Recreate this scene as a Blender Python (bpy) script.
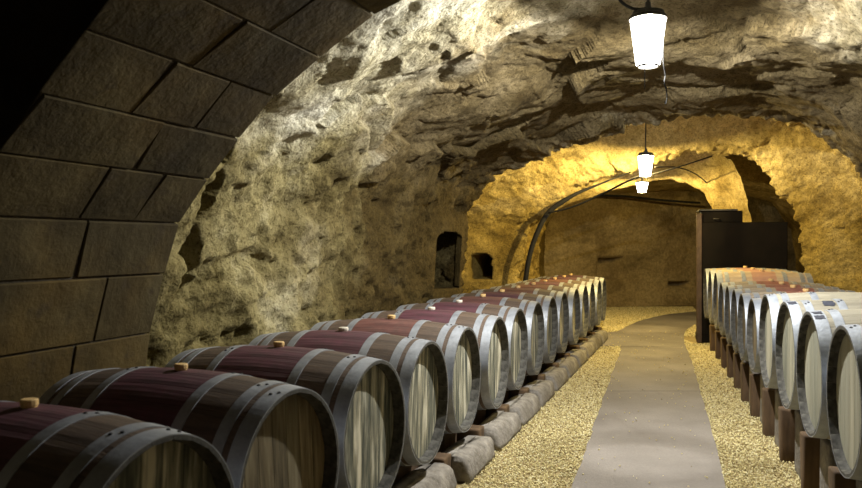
import bpy, bmesh, math, random
import numpy as np
from mathutils import Vector, Matrix

for o in list(bpy.data.objects):
    bpy.data.objects.remove(o)
scn = bpy.context.scene
COL = scn.collection
rnd = random.Random(7)
nrs = np.random.RandomState(11)

# ------------------------------------------------------------------ camera, world, exposure
EYE = 1.30
cam_d = bpy.data.cameras.new('camera')
cam_d.sensor_width = 36.0
cam_d.lens = 800.0 / 862.0 * 36.0
cam_d.clip_start = 0.05
cam_d.clip_end = 100
cam = bpy.data.objects.new('camera', cam_d)
COL.objects.link(cam)
cam.location = (0, 0, EYE)
cam.rotation_euler = (math.radians(90), 0, 0)
cam_d.dof.use_dof = True
cam_d.dof.focus_distance = 6.5
cam_d.dof.aperture_fstop = 5.0
scn.camera = cam

world = bpy.data.worlds.new('world')
scn.world = world
world.use_nodes = True
world.node_tree.nodes['Background'].inputs[0].default_value = (0.6, 0.65, 0.7, 1)
world.node_tree.nodes['Background'].inputs[1].default_value = 0.002

vs = scn.view_settings
vs.view_transform = 'Standard'
vs.look = 'None'
vs.exposure = 0.0
vs.gamma = 1.0
vs.use_curve_mapping = False

LAMP_NEAR = ((1.0, 0.99, 0.94), 610.0)      # colour, watts of the bulb under the cap
LAMP_MID = ((1.0, 0.76, 0.27), 350.0)
LAMP_FAR = ((1.0, 0.74, 0.26), 260.0)

# ------------------------------------------------------------------ tunnel frame: u along, v across (right +), z up
T = np.array((0.318, 0.948)); T = T / np.linalg.norm(T)
N = np.array((T[1], -T[0]))


def uv(u, v, z=0.0):
    p = T * u + N * v
    return (float(p[0]), float(p[1]), float(z))


def to_uv(x, y):
    return (x * T[0] + y * T[1], x * N[0] + y * N[1])


# ------------------------------------------------------------------ numpy noise
_g = nrs.normal(size=(256, 3)); _g /= np.linalg.norm(_g, axis=1)[:, None]
_perm = nrs.permutation(256)
_rv = nrs.rand(256, 4)


def _hash(i):
    return _perm[(_perm[(_perm[i[..., 0] & 255] + i[..., 1]) & 255] + i[..., 2]) & 255]


def pnoise(P):
    i = np.floor(P).astype(np.int64); f = P - i
    w = f * f * f * (f * (f * 6 - 15) + 10)
    out = 0
    for dx in (0, 1):
        for dy in (0, 1):
            for dz in (0, 1):
                o = np.array((dx, dy, dz))
                g = _g[_hash(i + o)]
                d = ((f - o) * g).sum(-1)
                ww = (w[:, 0] if dx else 1 - w[:, 0]) * (w[:, 1] if dy else 1 - w[:, 1]) * (w[:, 2] if dz else 1 - w[:, 2])
                out = out + ww * d
    return out * 1.6


def fbm(P, octv=4, gain=0.5):
    a = 1.0; s = 0
    for k in range(octv):
        s = s + a * pnoise(P * (2.03 ** k) + 13.7 * k)
        a *= gain
    return s


def cells(P):
    """random value of the nearest jittered feature point, and the distance to it"""
    i = np.floor(P).astype(np.int64)
    best = np.full(len(P), 9.0); val = np.zeros(len(P)); tilt = np.zeros(len(P))
    for dx in (-1, 0, 1):
        for dy in (-1, 0, 1):
            for dz in (-1, 0, 1):
                c = i + np.array((dx, dy, dz))
                h = _hash(c); r = _rv[h]
                dv = c + r[:, :3] - P
                d = (dv * dv).sum(-1)
                m = d < best
                best[m] = d[m]; val[m] = r[m, 3]
                tilt[m] = (dv[m] * _g[(h[m] * 7 + 3) & 255]).sum(-1)
    return val, tilt


# ------------------------------------------------------------------ mesh helpers
def link(name, me, mat=None, parent=None, smooth=False):
    if mat is not None and not me.materials:
        me.materials.append(mat)
    if smooth:
        for p in me.polygons:
            p.use_smooth = True
    o = bpy.data.objects.new(name, me)
    COL.objects.link(o)
    if parent is not None:
        o.parent = parent
    return o


def mesh_from(verts, faces, name='mesh'):
    me = bpy.data.meshes.new(name)
    me.from_pydata([tuple(map(float, v)) for v in verts], [], faces)
    me.update()
    return me


def bm_mesh(bm, name='mesh'):
    me = bpy.data.meshes.new(name)
    bmesh.ops.recalc_face_normals(bm, faces=bm.faces)
    bm.to_mesh(me); bm.free()
    return me


def empty(name, loc=(0, 0, 0), rz=0.0):
    o = bpy.data.objects.new(name, None)
    o.empty_display_size = 0.1
    COL.objects.link(o)
    o.location = loc
    o.rotation_euler = (0, 0, rz)
    return o


def tag(o, label=None, cat=None, group=None, kind=None):
    if label: o['label'] = label
    if cat: o['category'] = cat
    if group: o['group'] = group
    if kind: o['kind'] = kind
    return o


def box_bm(bm, x0, x1, y0, y1, z0, z1, bev=0.0, seg=1):
    vs_ = [bm.verts.new(p) for p in ((x0, y0, z0), (x1, y0, z0), (x1, y1, z0), (x0, y1, z0), (x0, y0, z1), (x1, y0, z1), (x1, y1, z1), (x0, y1, z1))]
    fs = [bm.faces.new([vs_[i] for i in f]) for f in ((0, 3, 2, 1), (4, 5, 6, 7), (0, 1, 5, 4), (1, 2, 6, 5), (2, 3, 7, 6), (3, 0, 4, 7))]
    if bev > 0:
        es = list({e for f in fs for e in f.edges})
        bmesh.ops.bevel(bm, geom=es, offset=bev, segments=seg, affect='EDGES', profile=0.6)
    return bm


def box_mesh(x0, x1, y0, y1, z0, z1, bev=0.0, seg=1):
    return bm_mesh(box_bm(bmesh.new(), x0, x1, y0, y1, z0, z1, bev, seg))


def tube_mesh(pts, r, seg=8):
    pts = [Vector(p) for p in pts]
    verts = []; faces = []
    n = len(pts)
    for k, p in enumerate(pts):
        d = (pts[min(k + 1, n - 1)] - pts[max(k - 1, 0)]).normalized()
        a = d.cross(Vector((0, 0, 1)))
        if a.length < 0.05: a = d.cross(Vector((1, 0, 0)))
        a.normalize(); b = d.cross(a)
        rr = r[k] if isinstance(r, (list, tuple)) else r
        for j in range(seg):
            t = 2 * math.pi * j / seg
            verts.append(p + (a * math.cos(t) + b * math.sin(t)) * rr)
    for k in range(n - 1):
        for j in range(seg):
            faces.append((k * seg + j, k * seg + (j + 1) % seg, (k + 1) * seg + (j + 1) % seg, (k + 1) * seg + j))
    faces.append(tuple(range(seg))[::-1]); faces.append(tuple(range((n - 1) * seg, n * seg)))
    return mesh_from(verts, faces)


def smooth_pts(pts, n=8):
    """Catmull-Rom through pts"""
    P = [Vector(p) for p in pts]
    P = [P[0] * 2 - P[1]] + P + [P[-1] * 2 - P[-2]]
    out = []
    for i in range(1, len(P) - 2):
        a, b, c, d = P[i - 1], P[i], P[i + 1], P[i + 2]
        for k in range(n):
            t = k / n
            out.append(0.5 * ((2 * b) + (c - a) * t + (2 * a - 5 * b + 4 * c - d) * t * t + (3 * b - a - 3 * c + d) * t ** 3))
    out.append(P[-2])
    return out


def lathe_mesh(prof, seg=24, cap0=True, cap1=True):
    """prof: (r, z) list, about z"""
    verts = []; faces = []
    for r, z in prof:
        for j in range(seg):
            t = 2 * math.pi * j / seg
            verts.append((r * math.cos(t), r * math.sin(t), z))
    for k in range(len(prof) - 1):
        for j in range(seg):
            faces.append((k * seg + j, k * seg + (j + 1) % seg, (k + 1) * seg + (j + 1) % seg, (k + 1) * seg + j))
    if cap0: faces.append(tuple(range(seg))[::-1])
    if cap1: faces.append(tuple(range((len(prof) - 1) * seg, len(prof) * seg)))
    return mesh_from(verts, faces)


# ------------------------------------------------------------------ materials
class NT:
    def __init__(s, name):
        s.m = bpy.data.materials.new(name); s.m.use_nodes = True
        s.t = s.m.node_tree; s.b = s.t.nodes['Principled BSDF']
        s.tc = s.t.nodes.new('ShaderNodeTexCoord')

    def n(s, typ, **kw):
        x = s.t.nodes.new(typ)
        for k, v in kw.items():
            if k.startswith('_'): setattr(x, k[1:], v)
            else: x.inputs[k].default_value = v
        return x

    def l(s, a, b): s.t.links.new(a, b)

    def mapping(s, scale=(1, 1, 1), src='Object'):
        mp = s.n('ShaderNodeMapping'); mp.inputs['Scale'].default_value = scale
        s.l(s.tc.outputs[src], mp.inputs['Vector']); return mp.outputs[0]

    def noise(s, scale, detail=4, rough=0.55, vec=None, dist=0.0):
        x = s.n('ShaderNodeTexNoise'); x.inputs['Scale'].default_value = scale; x.inputs['Detail'].default_value = detail
        x.inputs['Roughness'].default_value = rough; x.inputs['Distortion'].default_value = dist
        s.l(vec if vec is not None else s.tc.outputs['Object'], x.inputs['Vector']); return x.outputs['Fac']

    def ramp(s, fac, stops):
        x = s.n('ShaderNodeValToRGB'); e = x.color_ramp.elements
        while len(e) < len(stops): e.new(0.5)
        for i, (p, c) in enumerate(stops):
            e[i].position = p; e[i].color = (c[0], c[1], c[2], 1) if not isinstance(c, (int, float)) else (c, c, c, 1)
        s.l(fac, x.inputs['Fac']); return x.outputs['Color']

    def mix(s, fac, a, b, mode='MIX'):
        x = s.n('ShaderNodeMix', _data_type='RGBA', _blend_type=mode)
        for sock, v in ((x.inputs[0], fac), (x.inputs[6], a), (x.inputs[7], b)):
            if hasattr(v, 'type') and hasattr(v, 'links'): s.l(v, sock)
            elif isinstance(v, (int, float)): sock.default_value = v
            else: sock.default_value = (v[0], v[1], v[2], 1)
        return x.outputs[2]

    def math(s, op, a, b=None, clamp=False):
        x = s.n('ShaderNodeMath', _operation=op, _use_clamp=clamp)
        for sock, v in ((x.inputs[0], a), (x.inputs[1], b)):
            if v is None: continue
            if hasattr(v, 'links'): s.l(v, sock)
            else: sock.default_value = v
        return x.outputs[0]

    def bump(s, h, dist, strength=1.0, prev=None):
        x = s.n('ShaderNodeBump'); x.inputs['Distance'].default_value = dist; x.inputs['Strength'].default_value = strength
        s.l(h, x.inputs['Height'])
        if prev is not None: s.l(prev, x.inputs['Normal'])
        return x.outputs['Normal']

    def done(s, color=None, rough=0.9, metal=0.0, normal=None, spec=0.3):
        if color is not None:
            if hasattr(color, 'links'): s.l(color, s.b.inputs['Base Color'])
            else: s.b.inputs['Base Color'].default_value = (*color, 1)
        if hasattr(rough, 'links'): s.l(rough, s.b.inputs['Roughness'])
        else: s.b.inputs['Roughness'].default_value = rough
        s.b.inputs['Metallic'].default_value = metal
        s.b.inputs['Specular IOR Level'].default_value = spec
        if normal is not None: s.l(normal, s.b.inputs['Normal'])
        return s.m


def rock_mat(name, stops, stain=(0.10, 0.075, 0.03), sc=1.0, pit=0.5, brown_shade=0.0, relief=1.0, pale=None):
    k = NT(name)
    nb = k.noise(1.6 * sc, 9, 0.62, dist=0.4)
    base = k.ramp(nb, stops)
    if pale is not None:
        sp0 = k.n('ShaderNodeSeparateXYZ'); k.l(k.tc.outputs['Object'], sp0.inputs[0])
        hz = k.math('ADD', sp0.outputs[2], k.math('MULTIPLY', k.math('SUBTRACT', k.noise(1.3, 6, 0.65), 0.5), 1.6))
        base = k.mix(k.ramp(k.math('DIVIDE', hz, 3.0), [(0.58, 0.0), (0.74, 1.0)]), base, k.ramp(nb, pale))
    st = k.ramp(k.noise(2.7 * sc, 7, 0.7, vec=k.mapping((0.8, 0.8, 1.6))), [(0.50, 0.0), (0.68, 1.0)])
    c = k.mix(k.math('MULTIPLY', st, 0.6), base, stain)
    gr = k.ramp(k.noise(19, 6, 0.72), [(0.40, 0.0), (0.60, 1.0)])
    c = k.mix(k.math('MULTIPLY', gr, 0.55), c, k.mix(1.0, c, (0.42, 0.40, 0.33), 'MULTIPLY'))
    sp = k.ramp(k.noise(55, 3, 0.7), [(0.52, 0.0), (0.66, 1.0)])
    c = k.mix(k.math('MULTIPLY', sp, 0.6 * pit + 0.2), c, k.mix(1.0, c, (0.30, 0.26, 0.18), 'MULTIPLY'))
    if brown_shade > 0:
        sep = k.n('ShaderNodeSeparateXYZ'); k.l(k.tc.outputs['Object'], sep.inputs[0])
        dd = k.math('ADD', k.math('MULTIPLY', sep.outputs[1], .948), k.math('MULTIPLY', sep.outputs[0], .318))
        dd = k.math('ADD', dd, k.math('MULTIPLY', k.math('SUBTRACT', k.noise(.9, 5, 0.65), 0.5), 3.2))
        shade_m = k.ramp(k.math('DIVIDE', dd, 10.0), [(0.44, 0.0), (0.56, 1.0), (0.83, 1.0), (0.90, 0.0)])
        c = k.mix(k.math('MULTIPLY', shade_m, brown_shade), c, k.mix(1.0, c, (0.25, 0.195, 0.115), 'MULTIPLY'))  # browner rock, with the shade beyond the near lamp put into the colour
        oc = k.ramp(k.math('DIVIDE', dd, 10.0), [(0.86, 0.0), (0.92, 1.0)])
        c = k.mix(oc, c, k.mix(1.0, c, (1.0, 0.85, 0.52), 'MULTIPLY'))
    n1 = k.bump(k.noise(7, 8, 0.62, dist=0.3), 0.035 * relief, 1.0)
    n2 = k.bump(k.noise(30, 6, 0.7), 0.020 * relief, 1.0, n1)
    return k.done(c, 0.95, 0, n2, 0.15)


M = {}
M['rock_wall'] = rock_mat('limestone', [(0.25, (0.10, 0.075, 0.026)), (0.42, (0.25, 0.205, 0.085)), (0.58, (0.39, 0.335, 0.165)), (0.75, (0.58, 0.53, 0.36))], pit=1.0, brown_shade=0.95, relief=1.1,
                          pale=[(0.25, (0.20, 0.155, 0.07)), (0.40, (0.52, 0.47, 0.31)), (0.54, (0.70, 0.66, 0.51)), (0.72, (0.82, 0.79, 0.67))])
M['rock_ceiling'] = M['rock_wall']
M['rock_back'] = rock_mat('brown_plaster_rock', [(0.25, (0.20, 0.14, 0.06)), (0.45, (0.36, 0.27, 0.13)), (0.60, (0.44, 0.34, 0.17)), (0.78, (0.50, 0.40, 0.22))], pit=0.2, sc=0.6)


def ashlar_mat():
    k = NT('ashlar_stone')
    info = k.n('ShaderNodeObjectInfo')
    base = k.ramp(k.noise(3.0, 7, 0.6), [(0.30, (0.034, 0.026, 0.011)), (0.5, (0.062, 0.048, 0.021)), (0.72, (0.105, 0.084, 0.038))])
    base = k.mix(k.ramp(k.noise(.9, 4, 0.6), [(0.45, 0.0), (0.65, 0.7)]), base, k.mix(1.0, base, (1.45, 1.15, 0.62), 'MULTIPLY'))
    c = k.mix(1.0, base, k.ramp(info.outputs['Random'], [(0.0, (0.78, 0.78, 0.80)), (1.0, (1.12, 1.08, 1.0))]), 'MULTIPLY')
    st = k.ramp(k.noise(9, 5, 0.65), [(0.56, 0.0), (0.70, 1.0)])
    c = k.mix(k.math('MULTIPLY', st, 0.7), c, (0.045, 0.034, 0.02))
    n1 = k.bump(k.noise(5, 6, 0.6), 0.014)
    n2 = k.bump(k.noise(38, 5, 0.7), 0.0035, 1.0, n1)
    return k.done(c, 0.93, 0, n2, 0.15)


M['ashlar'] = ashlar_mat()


def simple_noise_mat(name, c0, c1, scale=8, rough=0.85, bump=0.005, metal=0.0, stretch=(1, 1, 1), spec=0.3):
    k = NT(name); v = k.mapping(stretch)
    f = k.noise(scale, 6, 0.65, vec=v)
    c = k.ramp(f, [(0.3, c0), (0.7, c1)])
    return k.done(c, rough, metal, k.bump(f, bump), spec)


M['mortar'] = simple_noise_mat('mortar', (0.030, 0.023, 0.014), (0.070, 0.055, 0.034), 14, 0.95, 0.02)
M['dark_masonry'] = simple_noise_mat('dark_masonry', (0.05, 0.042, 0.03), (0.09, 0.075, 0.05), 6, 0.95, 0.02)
M['dirt'] = simple_noise_mat('dirt', (0.20, 0.15, 0.07), (0.34, 0.27, 0.13), 30, 0.95, 0.01)
M['kerb'] = simple_noise_mat('kerb_stone', (0.10, 0.088, 0.074), (0.30, 0.275, 0.24), 11, 0.92, 0.02)
M['wedge'] = simple_noise_mat('brown_timber', (0.045, 0.027, 0.014), (0.13, 0.080, 0.042), 12, 0.85, 0.006, stretch=(1, 1, 0.2))
M['black_rubber'] = simple_noise_mat('black_rubber', (0.006, 0.006, 0.006), (0.014, 0.013, 0.012), 20, 0.8, 0.001)
M['dark_steel'] = simple_noise_mat('dark_steel', (0.0025, 0.0018, 0.0015), (0.006, 0.004, 0.003), 6, 0.75, 0.002, spec=0.1)
M['rust_steel'] = simple_noise_mat('rusty_steel', (0.03, 0.018, 0.012), (0.07, 0.045, 0.034), 14, 0.6, 0.002)
M['lamp_metal'] = simple_noise_mat('lamp_metal', (0.03, 0.03, 0.03), (0.07, 0.065, 0.06), 30, 0.5, 0.001, 0.4)
M['bung'] = simple_noise_mat('bung_silicone', (0.62, 0.40, 0.16), (0.78, 0.56, 0.26), 20, 0.6, 0.001)
M['bung_pale'] = simple_noise_mat('bung_pale', (0.60, 0.55, 0.45), (0.75, 0.70, 0.60), 20, 0.6, 0.001)
M['rivet'] = simple_noise_mat('rivet_iron', (0.015, 0.015, 0.02), (0.05, 0.05, 0.055), 40, 0.6, 0.001)
M['sticker'] = simple_noise_mat('dark_sticker', (0.02, 0.022, 0.035), (0.05, 0.055, 0.08), 40, 0.7, 0.001)


def path_mat():
    k = NT('path_concrete')
    big = k.ramp(k.noise(1.1, 6, 0.6), [(0.3, (0.140, 0.124, 0.112)), (0.5, (0.195, 0.176, 0.160)), (0.7, (0.25, 0.226, 0.207))])
    c = k.mix(k.math('MULTIPLY', k.ramp(k.noise(60, 4, 0.7), [(0.35, 1.0), (0.6, 0.0)]), 0.35), big, (0.13, 0.115, 0.105))
    st = k.ramp(k.noise(2.3, 5, 0.7, vec=k.mapping((1, 0.35, 1))), [(0.60, 0.0), (0.74, 1.0)])
    c = k.mix(k.math('MULTIPLY', st, 0.45), c, (0.10, 0.085, 0.074))
    return k.done(c, 0.85, 0, k.bump(k.noise(45, 5, 0.7), 0.004), 0.25)


M['path'] = path_mat()


def gravel_mat():
    k = NT('gravel_pebbles')
    at = k.n('ShaderNodeAttribute'); at.attribute_name = 'tone'
    c = k.ramp(at.outputs['Fac'], [(0.0, (0.18, 0.13, 0.05)), (0.25, (0.52, 0.43, 0.20)), (0.7, (0.68, 0.59, 0.31)), (1.0, (0.80, 0.75, 0.50))])
    return k.done(c, 0.9, 0, None, 0.2)


M['gravel'] = gravel_mat()


def stave_mat(name, lo, hi, band=None, band_half=0.18, dirt=(0.05, 0.045, 0.04), dirt_amt=0.5):
    k = NT(name)
    info = k.n('ShaderNodeObjectInfo')
    v = k.mapping((0.6, 9, 9))
    f = k.noise(6, 6, 0.65, vec=v)
    c = k.ramp(f, [(0.28, lo), (0.72, hi)])
    if band is not None:
        sep = k.n('ShaderNodeSeparateXYZ'); k.l(k.tc.outputs['Object'], sep.inputs[0])
        ax = k.math('ABSOLUTE', sep.outputs[0])
        wob = k.math('MULTIPLY', k.math('SUBTRACT', k.noise(9, 4, 0.6), 0.5), 0.02)
        m = k.math('LESS_THAN', k.math('ADD', ax, wob), band_half)
        bc = k.ramp(k.noise(5, 5, 0.6, vec=k.mapping((1, 5, 5))), [(0.3, band[0]), (0.7, band[1])])
        c = k.mix(k.math('MULTIPLY', m, 0.9), c, bc)
    c = k.mix(1.0, c, k.ramp(info.outputs['Random'], [(0.0, (0.82, 0.82, 0.83)), (1.0, (1.10, 1.09, 1.07))]), 'MULTIPLY')
    d = k.ramp(k.noise(7, 6, 0.7), [(0.48, 0.0), (0.68, 1.0)])
    c = k.mix(k.math('MULTIPLY', d, dirt_amt), c, dirt)
    return k.done(c, 0.62, 0, k.bump(f, 0.003), 0.35)


M['stave_wine'] = stave_mat('oak_stave_wine_band', (0.062, 0.043, 0.031), (0.16, 0.112, 0.080), ((0.070, 0.022, 0.034), (0.135, 0.048, 0.068)))
M['stave_rust'] = stave_mat('oak_stave_red_band', (0.062, 0.043, 0.031), (0.16, 0.112, 0.080), ((0.105, 0.037, 0.034), (0.18, 0.080, 0.068)))
M['stave_pale'] = stave_mat('oak_stave_pale', (0.22, 0.20, 0.15), (0.35, 0.325, 0.255), None, dirt=(0.22, 0.20, 0.17), dirt_amt=0.45)
M['stave_grey'] = stave_mat('oak_stave_dirty', (0.20, 0.16, 0.12), (0.40, 0.34, 0.27), ((0.22, 0.06, 0.05), (0.32, 0.12, 0.09)), 0.15, dirt=(0.10, 0.08, 0.06), dirt_amt=0.7)
M['stave_orange'] = stave_mat('oak_stave_orange', (0.34, 0.26, 0.18), (0.52, 0.42, 0.31), ((0.34, 0.16, 0.13), (0.46, 0.27, 0.20)), 0.12, dirt=(0.25, 0.14, 0.08), dirt_amt=0.4)


def head_mat(name, stops, streak=5.0):
    k = NT(name)
    info = k.n('ShaderNodeObjectInfo')
    mp = k.n('ShaderNodeMapping'); mp.inputs['Scale'].default_value = (1, streak, 0.55)
    add = k.n('ShaderNodeVectorMath', _operation='ADD')
    sc = k.n('ShaderNodeVectorMath', _operation='SCALE'); sc.inputs[0].default_value = (3.1, 17.7, 5.3)
    k.l(info.outputs['Random'], sc.inputs['Scale'])
    k.l(k.tc.outputs['Object'], add.inputs[0]); k.l(sc.outputs[0], add.inputs[1]); k.l(add.outputs[0], mp.inputs['Vector'])
    f = k.noise(4.5, 5, 0.6, vec=mp.outputs[0])
    c = k.ramp(f, stops)
    c = k.mix(1.0, c, k.ramp(info.outputs['Random'], [(0.0, (0.60, 0.63, 0.62)), (1.0, (1.20, 1.17, 1.10))]), 'MULTIPLY')
    return k.done(c, 0.75, 0, k.bump(f, 0.003), 0.25)


M['chime'] = simple_noise_mat('weathered_chime', (0.018, 0.017, 0.015), (0.12, 0.115, 0.10), 26, 0.85, 0.002)
M['head_old'] = head_mat('oak_head_weathered', [(0.36, (0.050, 0.056, 0.048)), (0.46, (0.15, 0.152, 0.120)), (0.54, (0.31, 0.29, 0.215)), (0.63, (0.62, 0.59, 0.48))])
M['head_pale'] = head_mat('oak_head_pale', [(0.28, (0.26, 0.25, 0.19)), (0.5, (0.36, 0.345, 0.27)), (0.75, (0.44, 0.425, 0.345))], 7.0)
M['head_dim'] = head_mat('oak_head_brown', [(0.32, (0.07, 0.055, 0.035)), (0.47, (0.20, 0.155, 0.09)), (0.62, (0.32, 0.26, 0.16)), (0.75, (0.40, 0.34, 0.23))])


def hoop_mat(name, c0, c1):
    k = NT(name)
    f = k.noise(11, 7, 0.7)
    c = k.ramp(f, [(0.3, c0), (0.65, c1)])
    r = k.ramp(k.noise(23, 4, 0.6), [(0.3, 0.42), (0.7, 0.62)])
    return k.done(c, r, 0.55, k.bump(k.noise(60, 3, 0.6), 0.0015), 0.5)


M['hoop'] = hoop_mat('galvanised_hoop', (0.24, 0.255, 0.28), (0.40, 0.425, 0.47))
M['hoop_bright'] = hoop_mat('bright_hoop', (0.26, 0.285, 0.33), (0.43, 0.465, 0.53))


def glow_mat(name, col, strength):
    """lit clear shade: glows itself and lets the bulb's light out"""
    m = bpy.data.materials.new(name); m.use_nodes = True
    t = m.node_tree; t.nodes.clear()
    e = t.nodes.new('ShaderNodeEmission'); o = t.nodes.new('ShaderNodeOutputMaterial')
    tr = t.nodes.new('ShaderNodeBsdfTransparent'); ad = t.nodes.new('ShaderNodeAddShader')
    e.inputs[0].default_value = (*col, 1); e.inputs[1].default_value = strength
    t.links.new(e.outputs[0], ad.inputs[0]); t.links.new(tr.outputs[0], ad.inputs[1])
    t.links.new(ad.outputs[0], o.inputs[0])
    return m


# ------------------------------------------------------------------ cave: rock loft along the tunnel
CV, CZ = -0.4, -0.4          # centre of the radial profiles, z relative to the eye
SECT = [
    (2.70, [(-2.62, -1.5), (-2.62, -.4), (-2.50, .25), (-2.30, .65), (-2.0, 1.0), (-1.6, 1.28), (-1.1, 1.48), (-.5, 1.58), (0, 1.58), (.6, 1.50), (1.1, 1.28), (1.5, .95), (1.8, .5), (1.95, 0), (2.0, -.6), (2.0, -1.5)]),
    (3.30, [(-2.60, -1.5), (-2.56, -.4), (-2.44, .22), (-2.25, .62), (-1.98, .95), (-1.62, 1.22), (-1.15, 1.45), (-.6, 1.57), (0, 1.58), (.55, 1.50), (1.05, 1.28), (1.5, .92), (1.8, .45), (1.95, 0), (2.0, -.6), (2.0, -1.5)]),
    (4.40, [(-2.58, -1.5), (-2.52, -.3), (-2.42, .25), (-2.24, .62), (-1.98, .92), (-1.64, 1.16), (-1.2, 1.38), (-.7, 1.54), (-.2, 1.58), (.3, 1.56), (.7, 1.42), (1.1, 1.18), (1.5, .85), (1.8, .4), (1.95, 0), (2.0, -.6), (2.0, -1.5)]),
    (5.60, [(-2.58, -1.5), (-2.52, -.3), (-2.42, .30), (-2.24, .66), (-1.98, .94), (-1.64, 1.16), (-1.2, 1.35), (-.7, 1.48), (-.2, 1.52), (.3, 1.50), (.7, 1.38), (1.1, 1.16), (1.5, .80), (1.8, .35), (1.93, -.1), (2.0, -1.5)]),
    (6.40, [(-2.58, -1.5), (-2.52, -.3), (-2.43, .33), (-2.25, .68), (-1.98, .92), (-1.6, 1.12), (-1.15, 1.28), (-.7, 1.38), (-.2, 1.42), (.3, 1.41), (.7, 1.33), (1.1, 1.14), (1.5, .76), (1.75, .3), (1.93, -.3), (2.0, -1.5)]),
    (7.60, [(-2.58, -1.5), (-2.52, -.3), (-2.45, .4), (-2.25, .75), (-1.8, 1.0), (-1.3, 1.17), (-.6, 1.32), (0, 1.35), (.5, 1.32), (1.0, 1.15), (1.45, .75), (1.7, .2), (1.9, -.6), (2.0, -1.5)]),
    (8.50, [(-2.50, -1.5), (-2.46, -.3), (-2.42, .35), (-2.30, .62), (-1.85, .84), (-1.41, 1.00), (-.95, 1.13), (-.58, 1.22), (0, 1.27), (.5, 1.24), (.92, 1.11), (1.35, .80), (1.65, .4), (1.85, -.1), (1.95, -1.5)]),
    (8.75, [(-3.05, -1.5), (-3.03, -.3), (-2.92, .4), (-2.45, .95), (-1.9, 1.30), (-1.2, 1.56), (-.4, 1.70), (.4, 1.66), (1.1, 1.40), (1.6, .95), (1.9, .4), (2.0, -.1), (2.05, -1.5)]),
    (10.35, [(-3.05, -1.5), (-3.03, -.3), (-2.90, .4), (-2.45, .95), (-1.9, 1.35), (-1.2, 1.62), (-.4, 1.78), (.4, 1.72), (1.1, 1.45), (1.6, 1.0), (1.95, .4), (2.05, -.1), (2.1, -1.5)]),
    (10.90, [(-2.42, -1.5), (-2.38, -.3), (-2.20, .20), (-1.98, .44), (-1.60, .68), (-1.25, .86), (-.64, 1.10), (-.2, 1.20), (.05, 1.20), (.45, 1.10), (.78, .90), (1.0, .55), (1.12, .2), (1.20, -.3), (1.24, -1.5)]),
    (11.15, [(-2.44, -1.5), (-2.40, -.3), (-2.22, .20), (-1.98, .46), (-1.60, .70), (-1.25, .90), (-.64, 1.12), (-.2, 1.22), (.05, 1.22), (.5, 1.14), (.9, .95), (1.2, .55), (1.4, .2), (1.5, -.3), (1.5, -1.5)]),
    (11.50, [(-2.6, -1.5), (-2.6, 0), (-2.4, .6), (-1.9, .95), (-1.25, 1.2), (-.6, 1.38), (0, 1.45), (.6, 1.42), (1.3, 1.3), (2.0, 1.0), (2.6, .4), (2.8, -.2), (2.8, -1.5)]),
    (14.00, [(-2.7, -1.5), (-2.7, 0), (-2.5, .6), (-1.9, 1.0), (-1.25, 1.25), (-.6, 1.40), (0, 1.45), (.6, 1.42), (1.3, 1.3), (2.0, 1.0), (2.6, .4), (2.8, -.2), (2.8, -1.5)]),
    (14.40, [(-2.9, -1.5), (-2.9, .3), (-2.6, .85), (-1.9, 1.1), (-1.3, 1.15), (-.6, 1.18), (0, 1.18), (.8, 1.1), (1.6, 1.0), (2.2, .6), (2.5, .1), (2.6, -1.5)]),
    (18.00, [(-3.1, -1.5), (-3.1, .3), (-2.8, .85), (-2.1, 1.05), (-1.3, 1.10), (-.6, 1.12), (0, 1.12), (.8, 1.05), (1.4, .85), (1.8, .3), (2.0, -1.5)]),
]
NTH = 430
TH0, TH1 = math.radians(-152), math.radians(118)   # measured from straight up, clockwise to the right
TH0 = math.radians(-118)
th = np.linspace(TH0, math.radians(118), NTH)      # 0 = up, + = right


def profile_r(pts):
    dens = []
    for (a, b) in zip(pts[:-1], pts[1:]):
        for t in np.linspace(0, 1, 12, endpoint=False):
            dens.append((a[0] + (b[0] - a[0]) * t, a[1] + (b[1] - a[1]) * t))
    dens.append(pts[-1])
    d = np.array(dens) - (CV, CZ)
    ang = np.arctan2(d[:, 0], d[:, 1]); r = np.hypot(d[:, 0], d[:, 1])
    o = np.argsort(ang)
    return np.interp(th, ang[o], r[o])


SU = np.array([s[0] for s in SECT])
SR = np.array([profile_r(s[1]) for s in SECT])
us = np.concatenate([np.arange(2.75, 9.0, 0.024), np.arange(9.0, 11.2, 0.022), np.arange(11.2, 14.4, 0.04), np.arange(14.4, 18.01, 0.08)])
R = np.empty((len(us), NTH))
for j in range(NTH):
    R[:, j] = np.interp(us, SU, SR[:, j])
U = np.repeat(us[:, None], NTH, 1); TH = np.repeat(th[None, :], len(us), 0)
sinT, cosT = np.sin(TH), np.cos(TH)


def surf(Rr):
    v = CV + Rr * sinT; z = CZ + Rr * cosT
    return v, z


v0, z0 = surf(R)
P0 = np.stack([U, v0, z0], -1).reshape(-1, 3)


def sstep(a, b, x):
    t = np.clip((x - a) / (b - a), 0, 1)
    return t * t * (3 - 2 * t)


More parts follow.
